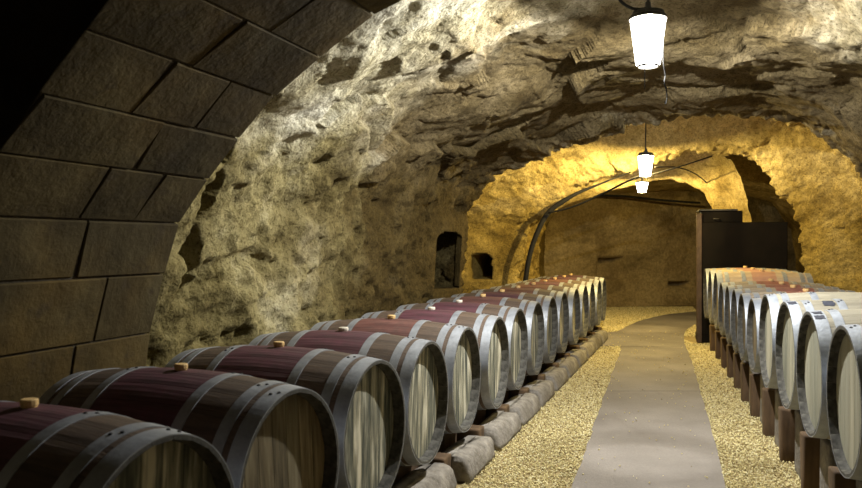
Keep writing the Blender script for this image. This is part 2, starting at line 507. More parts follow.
uu = P0[:, 0]; vv = P0[:, 1]; zz = P0[:, 2]
near = 1 - sstep(8.0, 8.5, uu)                    # the near chamber
upper = sstep(0.35, 0.8, zz)                      # haunch and ceiling of it
lowf = 0.11 * fbm(P0 * 0.9, 3) * (0.35 + 0.65 * near + 0.9 * sstep(8.7, 9.1, uu) * (1 - sstep(10.5, 10.9, uu)))
warp = P0 + 0.25 * np.stack([pnoise(P0 * 1.7), pnoise(P0 * 1.7 + 31), pnoise(P0 * 1.7 + 57)], -1)
cv_, ct_ = cells(warp * np.array((1.1, 1.25, 2.4)))
cv2, ct2 = cells(warp * np.array((3.6, 4.0, 7.0)) + 5.3)
slab = (cv_ - 0.5) * 0.09 + ct_ * 0.08
slab2 = (cv2 - 0.5) * 0.022 + ct2 * 0.018
rough_wall = 0.030 * fbm(P0 * 5.5, 4, 0.6) + 0.018 * fbm(P0 * 15, 3, 0.6)
pits = fbm(P0 * np.array((4.0, 4.0, 4.6)) + 7.7, 2)
pit_d = 0.05 * sstep(0.35, 0.7, pits)
far3 = 1 - sstep(13.5, 14.5, uu) * 0.7
disp = lowf + near * upper * (slab + slab2) + near * (1 - upper) * (0.30 * slab + 0.5 * slab2) + (1 - near) * (0.55 * slab + 0.8 * slab2) * far3
disp = disp + (rough_wall * (1 - 0.7 * near * upper + 0.35 * (1 - near)) + pit_d * (1 - 0.6 * near * upper)) * far3
gold = sstep(8.7, 9.0, uu) * (1 - sstep(11.3, 11.6, uu))
disp = disp + gold * (0.10 * fbm(P0 * np.array((2.2, 2.6, 0.55)) + 3.1, 3) * sstep(0.5, 0.9, vv) + 0.09 * fbm(P0 * 2.3 + 9.9, 3))
# two eroded holes in the left wall just beyond the masonry edge, and one low by the barrels
for (hu, hz, ru, rz, dep, lean) in ((3.56, -.14, .085, .20, .34, .15), (3.60, .25, .075, .14, .28, .1), (3.60, .47, .04, .06, .16, 0), (3.16, -.50, .10, .13, .30, 0)):
    q = ((uu - hu - lean * (zz - hz)) / ru) ** 2 + ((zz - hz) / rz) ** 2
    q = q + 0.5 * pits
    m = (vv < -1.2) * (1 - sstep(0.45, 1.15, q))
    disp = disp + dep * m
# arched niche in the left wall, a second one in the pier behind it
dU = np.zeros(len(uu))
calm = sstep(7.35, 7.55, uu) * (1 - sstep(8.4, 8.5, uu)) * sstep(-.75, -.55, zz) * (1 - sstep(.2, .4, zz)) * (vv < -1.8)
calm2 = sstep(10.2, 10.34, uu) * (1 - sstep(10.85, 10.95, uu)) * sstep(-.75, -.55, zz) * (1 - sstep(-.05, .1, zz)) * (vv < -2.4)
disp = disp * (1 - np.maximum(calm, calm2) * 0.9)
m = (vv < -2.0) & (uu > 7.60) & (uu < 8.34) & (zz > -.46) & (zz < 0.02 + 0.10 * np.sqrt(np.clip(1 - ((uu - 7.97) / .40) ** 2, 0, 1)))
disp = np.where(m, 0.95, disp); dU = np.where(m, 1.75, dU)
m = (vv < -2.70) & (vv > -2.94) & (uu > 10.36) & (uu < 10.85) & (zz > -.48) & (zz < -.22 + 0.09 * np.sqrt(np.clip(1 - ((vv + 2.82) / .13) ** 2, 0, 1)))
dU = np.where(m, 1.3, dU); disp = np.where(m, 0.12, disp)
Rd = R + disp.reshape(R.shape)
vd, zd = surf(Rd)
U2 = U + dU.reshape(U.shape)
X = T[0] * U2 + N[0] * vd; Y = T[1] * U2 + N[1] * vd; Z = zd + EYE
CO = np.stack([X, Y, Z], -1)


def grid_mesh(G):
    a, b = G.shape[:2]
    idx = np.arange(a * b).reshape(a, b)
    f = np.stack([idx[:-1, :-1], idx[:-1, 1:], idx[1:, 1:], idx[1:, :-1]], -1).reshape(-1, 4)
    me = bpy.data.meshes.new('grid')
    me.vertices.add(a * b); me.vertices.foreach_set('co', G.reshape(-1).astype(np.float32))
    me.loops.add(f.size); me.loops.foreach_set('vertex_index', f.reshape(-1).astype(np.int32))
    me.polygons.add(len(f)); me.polygons.foreach_set('loop_start', (np.arange(len(f)) * 4).astype(np.int32))
    me.polygons.foreach_set('loop_total', np.full(len(f), 4, np.int32))
    me.polygons.foreach_set('use_smooth', np.ones(len(f), bool))
    me.update(); me.validate()
    return me


jl = int(np.searchsorted(th, math.radians(-58))); jr = int(np.searchsorted(th, math.radians(58)))
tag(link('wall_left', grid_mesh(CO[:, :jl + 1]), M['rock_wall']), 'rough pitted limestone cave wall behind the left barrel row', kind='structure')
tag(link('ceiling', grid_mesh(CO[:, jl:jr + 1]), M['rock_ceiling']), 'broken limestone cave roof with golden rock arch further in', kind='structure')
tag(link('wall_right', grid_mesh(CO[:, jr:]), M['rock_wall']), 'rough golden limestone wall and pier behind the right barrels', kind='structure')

# back wall: a worn plastered face with a shallow recess
nx, nz = 150, 80
bx0, by0, bx1, by1 = 0.6, 15.9, 8.6, 18.06
nx = 190; tx = np.linspace(0, 1, nx); tz = np.linspace(-0.1, 2.9, nz)
GX, GZ = np.meshgrid(tx, tz, indexing='ij')
WX = bx0 + (bx1 - bx0) * GX; WY = by0 + (by1 - by0) * GX
Pn = np.stack([WX, WY, GZ], -1).reshape(-1, 3)
dn = (0.06 * fbm(Pn * 0.9, 4) + 0.02 * fbm(Pn * 4, 3)).reshape(WX.shape)
rec = (WX > 3.50) & (WX < 4.06) & (GZ > 0.55) & (GZ < 1.02)
dn = dn + np.where(rec, 0.55, 0)
rec2 = (WX > 5.12) & (WX < 5.6) & (GZ > 0.36) & (GZ < 0.5)
dn = dn + np.where(rec2, 0.45, 0)
wn = np.array((-(by1 - by0), bx1 - bx0)); wn = wn / np.linalg.norm(wn)
tag(link('wall_back', grid_mesh(np.stack([WX + wn[0] * dn, WY + wn[1] * dn, GZ], -1)), M['rock_back']), 'brown plastered back wall with a shallow square recess', kind='structure')

# inner rock arch standing in front of the back chamber
AIN = [(-2.75, -1.4), (-2.72, .0), (-2.55, .42), (-2.2, .58), (-1.9, .70), (-1.45, .85), (-.9, 1.0), (-.5, 1.05), (-.2, 1.0), (.06, .80), (.22, .45), (.32, 0), (.36, -.7), (.38, -1.4)]
AOUT = [(-3.2, -1.4), (-3.2, .3), (-3.0, .9), (-2.5, 1.2), (-2.0, 1.4), (-1.4, 1.55), (-.9, 1.6), (-.4, 1.62), (.1, 1.5), (.45, 1.22), (.66, .72), (.76, .1), (.8, -.7), (.82, -1.4)]


def resample(P, n_):
    P = np.array(P, float); d = np.r_[0, np.cumsum(np.hypot(*np.diff(P, axis=0).T))]
    t = np.linspace(0, d[-1], n_)
    return np.stack([np.interp(t, d, P[:, 0]), np.interp(t, d, P[:, 1])], -1)


na_ = 150
pin, pout = resample(AIN, na_), resample(AOUT, na_)
ring = []
for (uq, f) in [(12.45 + .80 * t, 1 - t) for t in np.linspace(0, 1, 26)] + [(13.25 + .55 * t, .25 * t) for t in np.linspace(.1, 1, 8)] + [(13.8, f) for f in (.5, .75, 1.0)] + [(12.45 + 1.35 * t, 1.0) for t in (.6, .3, 0.0)]:
    pq = pin * (1 - f) + pout * f
    ring.append(np.concatenate([np.full((na_, 1), uq), pq], 1))
ring = np.array(ring)
nn = (0.07 * fbm(ring.reshape(-1, 3) * 1.5, 3) + 0.03 * fbm(ring.reshape(-1, 3) * 6, 3)).reshape(ring.shape[:2])
nn[-1] = nn[0]
cd = ring[..., 1:] - np.array((CV, CZ)); cd = cd / np.linalg.norm(cd, axis=-1, keepdims=True)
rv = ring[..., 1:] + cd * nn[..., None]
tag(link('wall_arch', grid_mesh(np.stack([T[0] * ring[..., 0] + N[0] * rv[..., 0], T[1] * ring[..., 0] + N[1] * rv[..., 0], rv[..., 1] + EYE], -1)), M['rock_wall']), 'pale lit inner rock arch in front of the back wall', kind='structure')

# ------------------------------------------------------------------ near masonry vault: ashlar stones
MP = [(-2.44, -1.40), (-2.42, -1.16), (-2.40, -.91), (-2.37, -.66), (-2.33, -.40), (-2.255, -.133), (-2.178, .09), (-2.03, .28), (-1.874, .45), (-1.70, .626), (-1.49, .775),
      (-1.25, .925), (-1.0, 1.02), (-.72, 1.08), (-.42, 1.11), (-.12, 1.11), (.18, 1.09), (.46, 1.04), (.74, .96), (1.0, .84), (1.24, .70), (1.46, .50), (1.64, .28), (1.78, .04), (1.88, -.22), (1.95, -.5), (1.98, -.78), (2.0, -1.06), (2.0, -1.40)]
vault = tag(empty('wall_vault'), 'dressed stone block vault arching over the near barrels', kind='structure')
vb = []; vf = []
for k, (a, b) in enumerate(MP):
    j0 = MP[max(k - 1, 0)]; j1 = MP[min(k + 1, len(MP) - 1)]
    tv = Vector((j1[0] - j0[0], j1[1] - j0[1])).normalized(); nv = Vector((-tv.y, tv.x))
    for un, off in ((-1.6, 0.007), (2.97, 0.007), (2.97, 0.16), (-1.6, 0.16)):
        vb.append(uv(un, a + nv.x * off, b + nv.y * off + EYE))
for k in range(len(MP) - 1):
    for q in range(4):
        vf.append((k * 4 + q, k * 4 + (q + 1) % 4, (k + 1) * 4 + (q + 1) % 4, (k + 1) * 4 + q))
link('mortar_bed', mesh_from(vb, vf), M['mortar'], vault)
COURSES = {4: [.36, .85, .6], 5: [.55, .62, .6], 6: [.30, .31, .55, .5], 7: [.50, .6, .5], 8: [.33, .36, .6, .5], 9: [.58, .55, .6], 10: [.40, .6, .55], 11: [.55, .5, .6], 3: [.46, .5, .6]}
for k in range(len(MP) - 1):
    a, b = Vector(MP[k]), Vector(MP[k + 1])
    tv = (b - a).normalized(); nv = Vector((-tv.y, tv.x))
    lens = COURSES.get(k, [rnd.uniform(.32, .6) for _ in range(6)])
    u1 = 3.0; q = 0
    while u1 > 0.75:
        Ls = lens[q] if q < len(lens) else rnd.uniform(.35, .6)
        q += 1
        u0 = u1 - Ls
        proud = rnd.uniform(-0.002, 0.003)
        g = rnd.uniform(0.0022, 0.0045)
        bm = bmesh.new()
        A = a + tv * g; B = b - tv * g
        sl = rnd.uniform(-0.02, 0.02)
        cs = []
        for (un, pt, off) in ((u0 + g + sl, A, -proud), (u1 - g, A, -proud + rnd.uniform(-.0015, .0015)), (u1 - g, B, -proud), (u0 + g - sl, B, -proud + rnd.uniform(-.0015, .0015)),
                              (u0 + g + sl, A, .10), (u1 - g, A, .10), (u1 - g, B, .10), (u0 + g - sl, B, .10)):
            w = pt + nv * off
            cs.append(bm.verts.new(uv(un, w.x, w.y + EYE)))
        fs = [bm.faces.new([cs[i] for i in f]) for f in ((0, 3, 2, 1), (4, 5, 6, 7), (0, 1, 5, 4), (1, 2, 6, 5), (2, 3, 7, 6), (3, 0, 4, 7))]
        bmesh.ops.bevel(bm, geom=list(bm.edges), offset=rnd.uniform(.003, .006), segments=1, affect='EDGES')
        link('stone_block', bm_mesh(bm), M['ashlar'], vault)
        u1 = u0

# dark doorway wall the view looks through: splayed arched opening
DP = [(-1.32, -1.30), (-1.31, -.6), (-1.27, -.25), (-1.17, -.01), (-1.067, .148), (-.976, .25), (-.851, .373), (-.66, .50), (-.38, .61), (0, .66), (.35, .60), (.7, .42), (1.0, .1), (1.2, -.2), (1.28, -.6), (1.3, -1.30)]
dv = []; df = []
for (a, b) in DP:
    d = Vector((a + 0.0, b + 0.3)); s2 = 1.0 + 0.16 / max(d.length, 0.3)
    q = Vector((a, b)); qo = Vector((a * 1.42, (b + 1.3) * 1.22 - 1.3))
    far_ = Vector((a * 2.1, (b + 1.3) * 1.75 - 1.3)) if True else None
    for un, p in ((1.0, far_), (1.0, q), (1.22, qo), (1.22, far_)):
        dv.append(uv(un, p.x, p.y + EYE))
for k in range(len(DP) - 1):
    for q in range(4):
        df.append((k * 4 + q, k * 4 + (q + 1) % 4, (k + 1) * 4 + (q + 1) % 4, (k + 1) * 4 + q))
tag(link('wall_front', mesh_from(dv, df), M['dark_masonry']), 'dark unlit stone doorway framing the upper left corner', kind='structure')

# ------------------------------------------------------------------ floor, path, gravel
bm = bmesh.new()
box_bm(bm, -6, 12, -2, 20, -0.25, -0.012)
tag(link('floor', bm_mesh(bm), M['dirt']), 'sandy earth floor of the cellar', kind='structure')

PL = [(.8, -.22), (4.28, .76), (5.6, 1.13), (7.07, 1.547), (8.6, 1.98), (9.6, 2.27), (10.15, 2.40)]
PR = [(.8, .72), (4.28, 1.58), (5.62, 1.97), (7.7, 2.56), (9.0, 2.93), (10.4, 3.30), (11.4, 3.60), (12.1, 3.86), (12.8, 4.2), (13.6, 4.75), (14.4, 5.6), (15.0, 6.6)]
PL2 = [(11.35, 1.70), (11.5, 2.30), (11.95, 2.79), (12.6, 3.08), (13.5, 3.5), (14.3, 4.0), (14.9, 4.45), (15.5, 5.2), (16.0, 6.4)]


def dense_line(pts, y0, y1, step=0.15, wob=0.012):
    ys = np.arange(y0, y1 + 1e-6, step)
    if ys[-1] < y1 - 1e-6: ys = np.append(ys, y1)
    xs = np.interp(ys, [p[0] for p in pts], [p[1] for p in pts])
    xs = xs + wob * fbm(np.stack([xs * 3, ys * 3, ys * 0], -1), 3)
    return [(float(x), float(y)) for x, y in zip(xs, ys)]


def slab_mesh(poly, z0=-0.05, z1=0.0):
    bm = bmesh.new()
    f = bm.faces.new([bm.verts.new((x, y, z1)) for x, y in poly])
    f.normal_update()
    if f.normal.z < 0: f.normal_flip()
    r = bmesh.ops.extrude_face_region(bm, geom=[f])
    for v in [e for e in r['geom'] if isinstance(e, bmesh.types.BMVert)]:
        v.co.z = z0
    bmesh.ops.triangulate(bm, faces=[f for f in bm.faces if len(f.verts) > 4])
    return bm_mesh(bm)


path = tag(empty('path'), 'worn grey concrete path running between the barrel rows', kind='structure')
for y0, y1 in ((.8, 4.0), (4.008, 7.07), (7.080, 10.15)):
    poly = dense_line(PL, y0, y1) + dense_line(PR, y0, y1)[::-1]
    link('path_slab', slab_mesh(poly), M['path'], path)
poly = [(2.40, 10.158), (2.25, 10.24), (1.5, 10.28), (1.1, 10.3), (1.1, 11.3)] + dense_line(PL2, 11.35, 16.0) + dense_line(PR, 10.158, 15.0)[::-1]
link('path_slab', slab_mesh(poly), M['path'], path)


def on_path(x, y):
    xl = np.interp(y, [p[0] for p in PL], [p[1] for p in PL])
    xr = np.interp(y, [p[0] for p in PR], [p[1] for p in PR])
    xl2 = np.interp(y, [p[0] for p in PL2], [p[1] for p in PL2])
    xl = np.where(y > 10.2, np.where(y < 11.33, 1.0, xl2), xl)
    xl = xl + 0.012 * fbm(np.stack([xl * 3, y * 3, y * 0], -1), 3)
    xr = xr + 0.012 * fbm(np.stack([xr * 3, y * 3, y * 0], -1), 3)
    return (x > xl - 0.0) & (x < xr + 0.0)


ROW_R0 = np.array((1.646, 3.22)); TR = np.array((0.2516, 0.9678)); NR = np.array((0.9678, -0.2516))
cand = 520000
gy = 3.2 + (16.6 - 3.2) * nrs.rand(cand) ** 1.25
gx = nrs.uniform(-0.6, 6.2, cand)
keep_d = nrs.rand(cand) < np.clip(1.25 - 0.045 * (gy - 3), 0.5, 1)
gu, gv = to_uv(gx, gy)
left_ok = (gv > -1.22) | (gu > 10.0)
right_ok = ((gx - ROW_R0[0]) * NR[0] + (gy - ROW_R0[1]) * NR[1]) < 0.30
tank_ok = ~((gy > 10.5) & (gy < 11.3) & (gx > 3.45))
vis = np.abs((gx / gy)) < 0.60
dens_ok = (gy > 0)
k_ = keep_d & (gy < 15.66 + .27 * (gx - .6)) & left_ok & right_ok & tank_ok & vis & ~on_path(gx, gy) & (gv > -2.3) & (gv < 1.2)
# some strays kicked onto the edge of the path
stray = (~k_) & left_ok & right_ok & vis & (nrs.rand(cand) < 0.004) & (gv > -1.2) & (gv < 0.8) & (gy < 12) & (~tank_ok == False)
k_ = k_ | stray
gx, gy = gx[k_], gy[k_]
strz = np.where(stray[k_], 0.014, 0.0)
n = len(gx)
sz = nrs.uniform(0.0042, 0.0085, n) * np.clip(0.9 + (gy - 4) * 0.045, 0.9, 1.45)
octa = np.array([(1, 0, 0), (0, 1, 0), (-1, 0, 0), (0, -1, 0), (0, 0, 1), (0, 0, -1)], float)
off = octa[None] * (1 + nrs.uniform(-.28, .28, (n, 6, 3))) + nrs.uniform(-.18, .18, (n, 6, 3))
ang = nrs.rand(n) * 6.283; ca, sa = np.cos(ang), np.sin(ang)
ox = off[..., 0] * ca[:, None] - off[..., 1] * sa[:, None] * 0.75
oy = off[..., 0] * sa[:, None] + off[..., 1] * ca[:, None] * 0.75
pv = np.stack([gx[:, None] + ox * sz[:, None], gy[:, None] + oy * sz[:, None], -0.010 + strz[:, None] + (off[..., 2] * 0.75 + 0.5) * sz[:, None] + (nrs.rand(n) * 0.007)[:, None]], -1).reshape(-1, 3)
ft = np.array([(0, 1, 4), (1, 2, 4), (2, 3, 4), (3, 0, 4), (1, 0, 5), (2, 1, 5), (3, 2, 5), (0, 3, 5)])
fa = (ft[None] + (np.arange(n) * 6)[:, None, None]).reshape(-1, 3)
me = bpy.data.meshes.new('gravel')
me.vertices.add(len(pv)); me.vertices.foreach_set('co', pv.reshape(-1).astype(np.float32))
me.loops.add(fa.size); me.loops.foreach_set('vertex_index', fa.reshape(-1).astype(np.int32))
me.polygons.add(len(fa)); me.polygons.foreach_set('loop_start', (np.arange(len(fa)) * 3).astype(np.int32))
me.polygons.foreach_set('loop_total', np.full(len(fa), 3, np.int32))
me.update()
at = me.attributes.new('tone', 'FLOAT', 'POINT')
at.data.foreach_set('value', np.repeat(np.clip(nrs.normal(.50, .30, n), 0, 1), 6).astype(np.float32))
tag(link('gravel', me, M['gravel']), 'loose pale yellow gravel on both sides of the concrete path', 'gravel', kind='stuff')
print('pebbles', n)

# ------------------------------------------------------------------ barrels
NST = 24


class BarrelKit:
    """shared part meshes of one kind of barrel; axis along local x, front head at +x, base of the bilge at z = 0"""
    def __init__(s, rh, rb, L=0.95, stave='stave_wine', head='head_old', hoop='hoop', inset=.050):
        s.rh, s.rb, s.L = rh, rb, L
        s.inset = inset
        s.rad = lambda x: rb - (rb - rh) * (2 * x / L) ** 2
        s.stave = s.stave_mesh(); s.stave.materials.append(M[stave]); s.stave.materials.append(M['chime'])
        s.hoops = []
        for x0, x1 in ((.185, .226), (.352, .394), (.418, .4752)):
            m = s.hoop_mesh(x0 * L / .95, x1 * L / .95); m.materials.append(M[hoop]); s.hoops.append((m, (x0 + x1) / 2 * L / .95))
        s.boards = [s.board_mesh(k, 7) for k in range(7)]
        for b in s.boards: b.materials.append(M[head])
        s.back = s.disc_mesh(); s.back.materials.append(M[head])
        s.bung = lathe_mesh([(.020, -.01), (.022, .004), (.024, .006), (.024, .019), (.021, .022)], 14); s.bung.materials.append(M['bung'])
        s.bung2 = lathe_mesh([(.022, -.01), (.026, .004), (.026, .014), (.023, .018)], 14); s.bung2.materials.append(M['bung_pale'])
        s.rivet = lathe_mesh([(.0065, 0), (.0055, .0025), (.0025, .004)], 8); s.rivet.materials.append(M['rivet'])

    def stave_mesh(s):
        w = 2 * math.pi / NST * 0.985; na = 16
        verts = []; faces = []
        for i in range(na + 1):
            x = -s.L / 2 + s.L * i / na
            r = s.rad(x); ri = r - (0.027 - 0.016 * max(0.0, (abs(x) - (s.L / 2 - .06)) / .06))
            for a, rr in ((-w / 2, r - .0012), (-w / 4, r), (0, r), (w / 4, r), (w / 2, r - .0012), (w / 2, ri), (-w / 2, ri)):
                if rr == r: rr = r
                verts.append((x, rr * math.sin(a), rr * math.cos(a)))
        m = 7
        for i in range(na):
            for j in range(m):
                faces.append((i * m + j, i * m + (j + 1) % m, (i + 1) * m + (j + 1) % m, (i + 1) * m + j))
        faces.append(tuple(range(m))[::-1]); faces.append(tuple(range(na * m, na * m + m)))
        me = mesh_from(verts, faces)
        for p in me.polygons:
            p.material_index = 1 if (p.index < na * m and p.index % m == 5) or p.index >= na * m else 0
        return me

    def hoop_mesh(s, x0, x1, seg=64):
        prof = [(x0, s.rad(x0) + .0002), (x0, s.rad(x0) + .0030), (x1, s.rad(x1) + .0030), (x1, s.rad(x1) + .0002)]
        verts = []; faces = []
        for x, r in prof:
            for j in range(seg):
                a = 2 * math.pi * j / seg
                verts.append((x, r * math.sin(a), r * math.cos(a)))
        for k in range(4):
            for j in range(seg):
                faces.append((k * seg + j, k * seg + (j + 1) % seg, ((k + 1) % 4) * seg + (j + 1) % seg, ((k + 1) % 4) * seg + j))
        me = mesh_from(verts, faces)
        for p in me.polygons: p.use_smooth = abs(p.normal.x) < 0.6
        me.set_sharp_from_angle(angle=math.radians(40))
        return me

    def board_mesh(s, k, nb):
        Rr = s.rad(s.L / 2 - s.inset) - .0262
        xs = s.L / 2 - s.inset
        y0 = -Rr + 2 * Rr * k / nb + .0012; y1 = -Rr + 2 * Rr * (k + 1) / nb - .0012
        ys = np.linspace(max(y0, -Rr * .999), min(y1, Rr * .999), 5)
        loop = [(float(y), math.sqrt(max(Rr * Rr - y * y, 0))) for y in ys] + [(float(y), -math.sqrt(max(Rr * Rr - y * y, 0))) for y in ys[::-1]]
        verts = [(xs, y, z) for y, z in loop] + [(xs - .02, y, z) for y, z in loop]
        n_ = len(loop)
        faces = [tuple(range(n_)), tuple(range(n_, 2 * n_))[::-1]] + [(j, j + n_, (j + 1) % n_ + n_, (j + 1) % n_) for j in range(n_)]
        bm = bmesh.new(); me = mesh_from(verts, faces); bm.from_mesh(me); bpy.data.meshes.remove(me)
        return bm_mesh(bm)

    def disc_mesh(s):
        Rr = s.rad(s.L / 2 - s.inset) - .0262
        verts = []; seg = 32
        for x in (-s.L / 2 + s.inset, -s.L / 2 + s.inset + .02):
            for j in range(seg):
                a = 2 * math.pi * j / seg
                verts.append((x, Rr * math.sin(a), Rr * math.cos(a)))
        faces = [tuple(range(seg)), tuple(range(seg, 2 * seg))[::-1]] + [(j, (j + 1) % seg, (j + 1) % seg + seg, j + seg) for j in range(seg)]
        bm = bmesh.new(); me = mesh_from(verts, faces); bm.from_mesh(me); bpy.data.meshes.remove(me)
        return bm_mesh(bm)

    def patch_mesh(s, x0, x1, a0, a1, r_off, seed, ragged=0.18, n=9):
        """thin paper label wrapped on the barrel with torn edges"""
        rr_ = random.Random(seed)
        verts = []; faces = []
        mid_x, mid_a = (x0 + x1) / 2, (a0 + a1) / 2
        outl = []
        per = 18
        for j in range(per):
            t = 2 * math.pi * j / per
            cx, sx = math.cos(t), math.sin(t)
            mm = max(abs(cx), abs(sx)); k = (1 / mm) * (1 - rr_.random() * ragged * 1.6)
            outl.append((mid_x + cx * k * (x1 - x0) / 2, mid_a + sx * k * (a1 - a0) / 2))
        pts = [(mid_x, mid_a)] + [((mid_x + a) / 2, (mid_a + b) / 2) for a, b in outl] + outl
        for lift in (r_off + .0014, r_off):
            for x, a in pts:
                r = s.rad(x) + lift
                verts.append((x, r * math.sin(a), r * math.cos(a)))
        q = len(pts)
        for j in range(per):
            j2 = (j + 1) % per
            faces += [(0, 1 + j, 1 + j2), (1 + j, 1 + per + j, 1 + per + j2, 1 + j2)]
            faces.append((1 + per + j, q + 1 + per + j, q + 1 + per + j2, 1 + per + j2))
            faces += [(q, q + 1 + j2, q + 1 + j), (q + 1 + j, q + 1 + j2, q + 1 + per + j2, q + 1 + per + j)]
        bm = bmesh.new(); me = mesh_from(verts, faces); bm.from_mesh(me); bpy.data.meshes.remove(me)
        m = bm_mesh(bm); m.materials.append(M['sticker'])
        return m

    def place(s, head_xy, zbase, rz, label, group, rivets=True, bung=1, spin=0.0, tilt=0.0, patches=()):
        f = np.array((math.cos(rz), math.sin(rz)))
        c = np.array(head_xy) - f * s.L / 2
        t = tag(empty('wine_barrel', (float(c[0]), float(c[1]), zbase), rz), label, 'barrel', group)
        t.rotation_euler[0] = 0
        up = s.rb
        for k in range(NST):
            o = link('stave', s.stave, parent=t); o.location = (0, 0, up); o.rotation_euler = (2 * math.pi * k / NST + spin, 0, 0)
        for m, xc in s.hoops:
            for sd in (0, 1):
                o = link('hoop', m, parent=t); o.location = (0, 0, up)
                o.rotation_euler = (0, 0, math.pi * sd)
                if rivets and (sd == 0 or xc < .3):
                    a = rnd.uniform(-.25, .25) + spin
                    for q in (-1, 1):
                        aa = a + q * .035 + (0 if sd == 0 else .1); xx = xc + q * .009
                        rr_ = s.rad(xx) + .0028
                        rv = link('rivet', s.rivet, parent=o)
                        rv.location = (xx, rr_ * math.sin(aa), rr_ * math.cos(aa)); rv.rotation_euler = (-aa, 0, 0)
        for b in s.boards:
            o = link('head_board', b, parent=t); o.location = (0, 0, up); o.rotation_euler = (tilt, 0, 0)
        o = link('back_head', s.back, parent=t); o.location = (0, 0, up)
        if bung:
            o = link('bung', s.bung if bung == 1 else s.bung2, parent=t); o.location = (0, 0, up + s.rb)
        for (x0, x1, a0, a1, ro, sd) in patches:
            o = link('paper_label', s.patch_mesh(x0, x1, a0, a1, ro, sd), parent=t); o.location = (0, 0, up)
            o['label'] = 'dark torn paper label'
        return t


ORD = ['first', 'second', 'third', 'fourth', 'fifth', 'sixth', 'seventh', 'eighth', 'ninth', 'tenth', 'eleventh', 'twelfth', 'thirteenth', 'fourteenth', 'fifteenth']
KL = BarrelKit(.300, .339)
KL2 = BarrelKit(.300, .339, stave='stave_rust')
KLD = BarrelKit(.300, .339, head='head_dim')
KR = BarrelKit(.297, .322, stave='stave_pale', head='head_pale', hoop='hoop_bright', inset=.034)
KS = BarrelKit(.262, .288, stave='stave_grey', head='head_dim', hoop='hoop_bright', inset=.036)
KO = BarrelKit(.306, .326, stave='stave_orange', head='head_dim', hoop='hoop_bright', inset=.036)

RZL = math.atan2(N[1], N[0])
LTXT = {1: 'wine barrel in deep shadow, nearest of the left row, mostly cut off by the frame',
        2: 'shadowed wine barrel with a dark head, second from the camera in the left row',
        3: 'dim wine barrel with streaked head and tan bung, third in the left row',
        4: 'wine barrel with burgundy middle and green-grey head, fourth in the left row',
        5: 'reddish wine barrel with boldly white-streaked head, fifth in the left row'}
for i in range(1, 16):
    u = 3.79 + .712 * (i - 4) + rnd.uniform(-.008, .008)
    u += {1: .05, 2: .03, 3: .015}.get(i, 0)
    p = uv(u, -1.277 + rnd.uniform(-.012, .012))
    txt = LTXT.get(i, '%s barrel from the camera in the left row, burgundy middle and grey hoops' % ORD[i - 1].capitalize())
    if i == 15: txt = 'Farthest barrel of the left row, lit golden beside the gravel'
    kit = KLD if i == 2 else (KL2 if i in (5, 8, 10, 11, 13) else KL)
    kit.place(p[:2], 0.172, RZL + {1: -.09, 2: -.075, 3: -.045, 4: -.015}.get(i, 0) + rnd.uniform(-.008, .008), txt, 'wine barrels in the left row', rivets=i <= 7, bung=(2 if i in (4, 6, 7) else 1), spin=rnd.uniform(-.05, .05), tilt=rnd.uniform(-.10, .10))

RZR = math.atan2(-NR[1], -NR[0])
RIGHT = [(1.646, 3.20), (1.825, 3.87), (2.00, 4.525), (2.165, 5.18), (2.325, 5.80), (2.475, 6.38), (2.64, 6.97), (2.80, 7.56), (2.955, 8.15), (3.13, 8.80), (3.295, 9.45), (3.46, 10.10)]
RTXT = {1: 'pale oak barrel nearest on the right, cut off by the frame edge',
        2: 'pale oak barrel with torn dark label on its rim hoop, second on the right',
        3: 'pale oak barrel with small dark label on top of its hoop, third on the right',
        4: 'pale oak barrel with plain bright hoops, fourth on the right',
        5: 'first small grey barrel behind the four pale oak ones on the right',
        6: 'second small grey barrel after the pale oak ones on the right',
        7: 'third small grey barrel, middle of the five small ones on the right',
        8: 'fourth small grey barrel on the right, one before the last small one',
        9: 'fifth small grey barrel, next to the orange-lit barrels on the right',
        10: 'orange-toned barrel nearest of the three beside the black cabinet',
        11: 'orange-toned barrel, middle one of the three beside the black cabinet',
        12: 'orange-toned barrel standing closest to the black cabinet'}
for i, (x, y) in enumerate(RIGHT, 1):
    kit = KR if i <= 4 else (KS if i <= 9 else KO)
    pat = ()
    if i == 2: pat = ((.422, .470, .10, .26, .0032, 5), (.422, .470, .30, .44, .0032, 8))
    if i == 3: pat = ((.422, .470, .08, .30, .0032, 9), (.232, .30, .14, .42, .0005, 3))
    kit.place((x, y), .352, RZR + rnd.uniform(-.012, .012), RTXT[i], 'barrels in the right row', rivets=i <= 5, bung=(0 if i in (1, 2, 3, 4) else 1), spin=rnd.uniform(-.05, .05), tilt=rnd.uniform(-.1, .1), patches=pat)

# ------------------------------------------------------------------ supports under the barrels


def rough_block(x0, x1, y0, y1, z0, z1, bev, seed, amp=.008, slope=0.0):
    bm = box_bm(bmesh.new(), x0, x1, y0, y1, z0, z1, bev, 2)
    bmesh.ops.subdivide_edges(bm, edges=[e for e in bm.edges if e.calc_length() > .12], cuts=2, use_grid_fill=True)
    co = np.array([v.co[:] for v in bm.verts])
    d = amp * np.stack([pnoise(co * 9 + seed), pnoise(co * 9 + seed + 40), pnoise(co * 9 + seed + 80)], -1)
    for v, q in zip(bm.verts, d):
        if slope and v.co.x > x1 - .12: v.co.x -= slope * max(0, (v.co.z - z0) / (z1 - z0)) ** 1.6
        if v.co.z > z0 + .01: v.co += Vector(q)
    me = bm_mesh(bm)
    for p in me.polygons: p.use_smooth = True
    return me


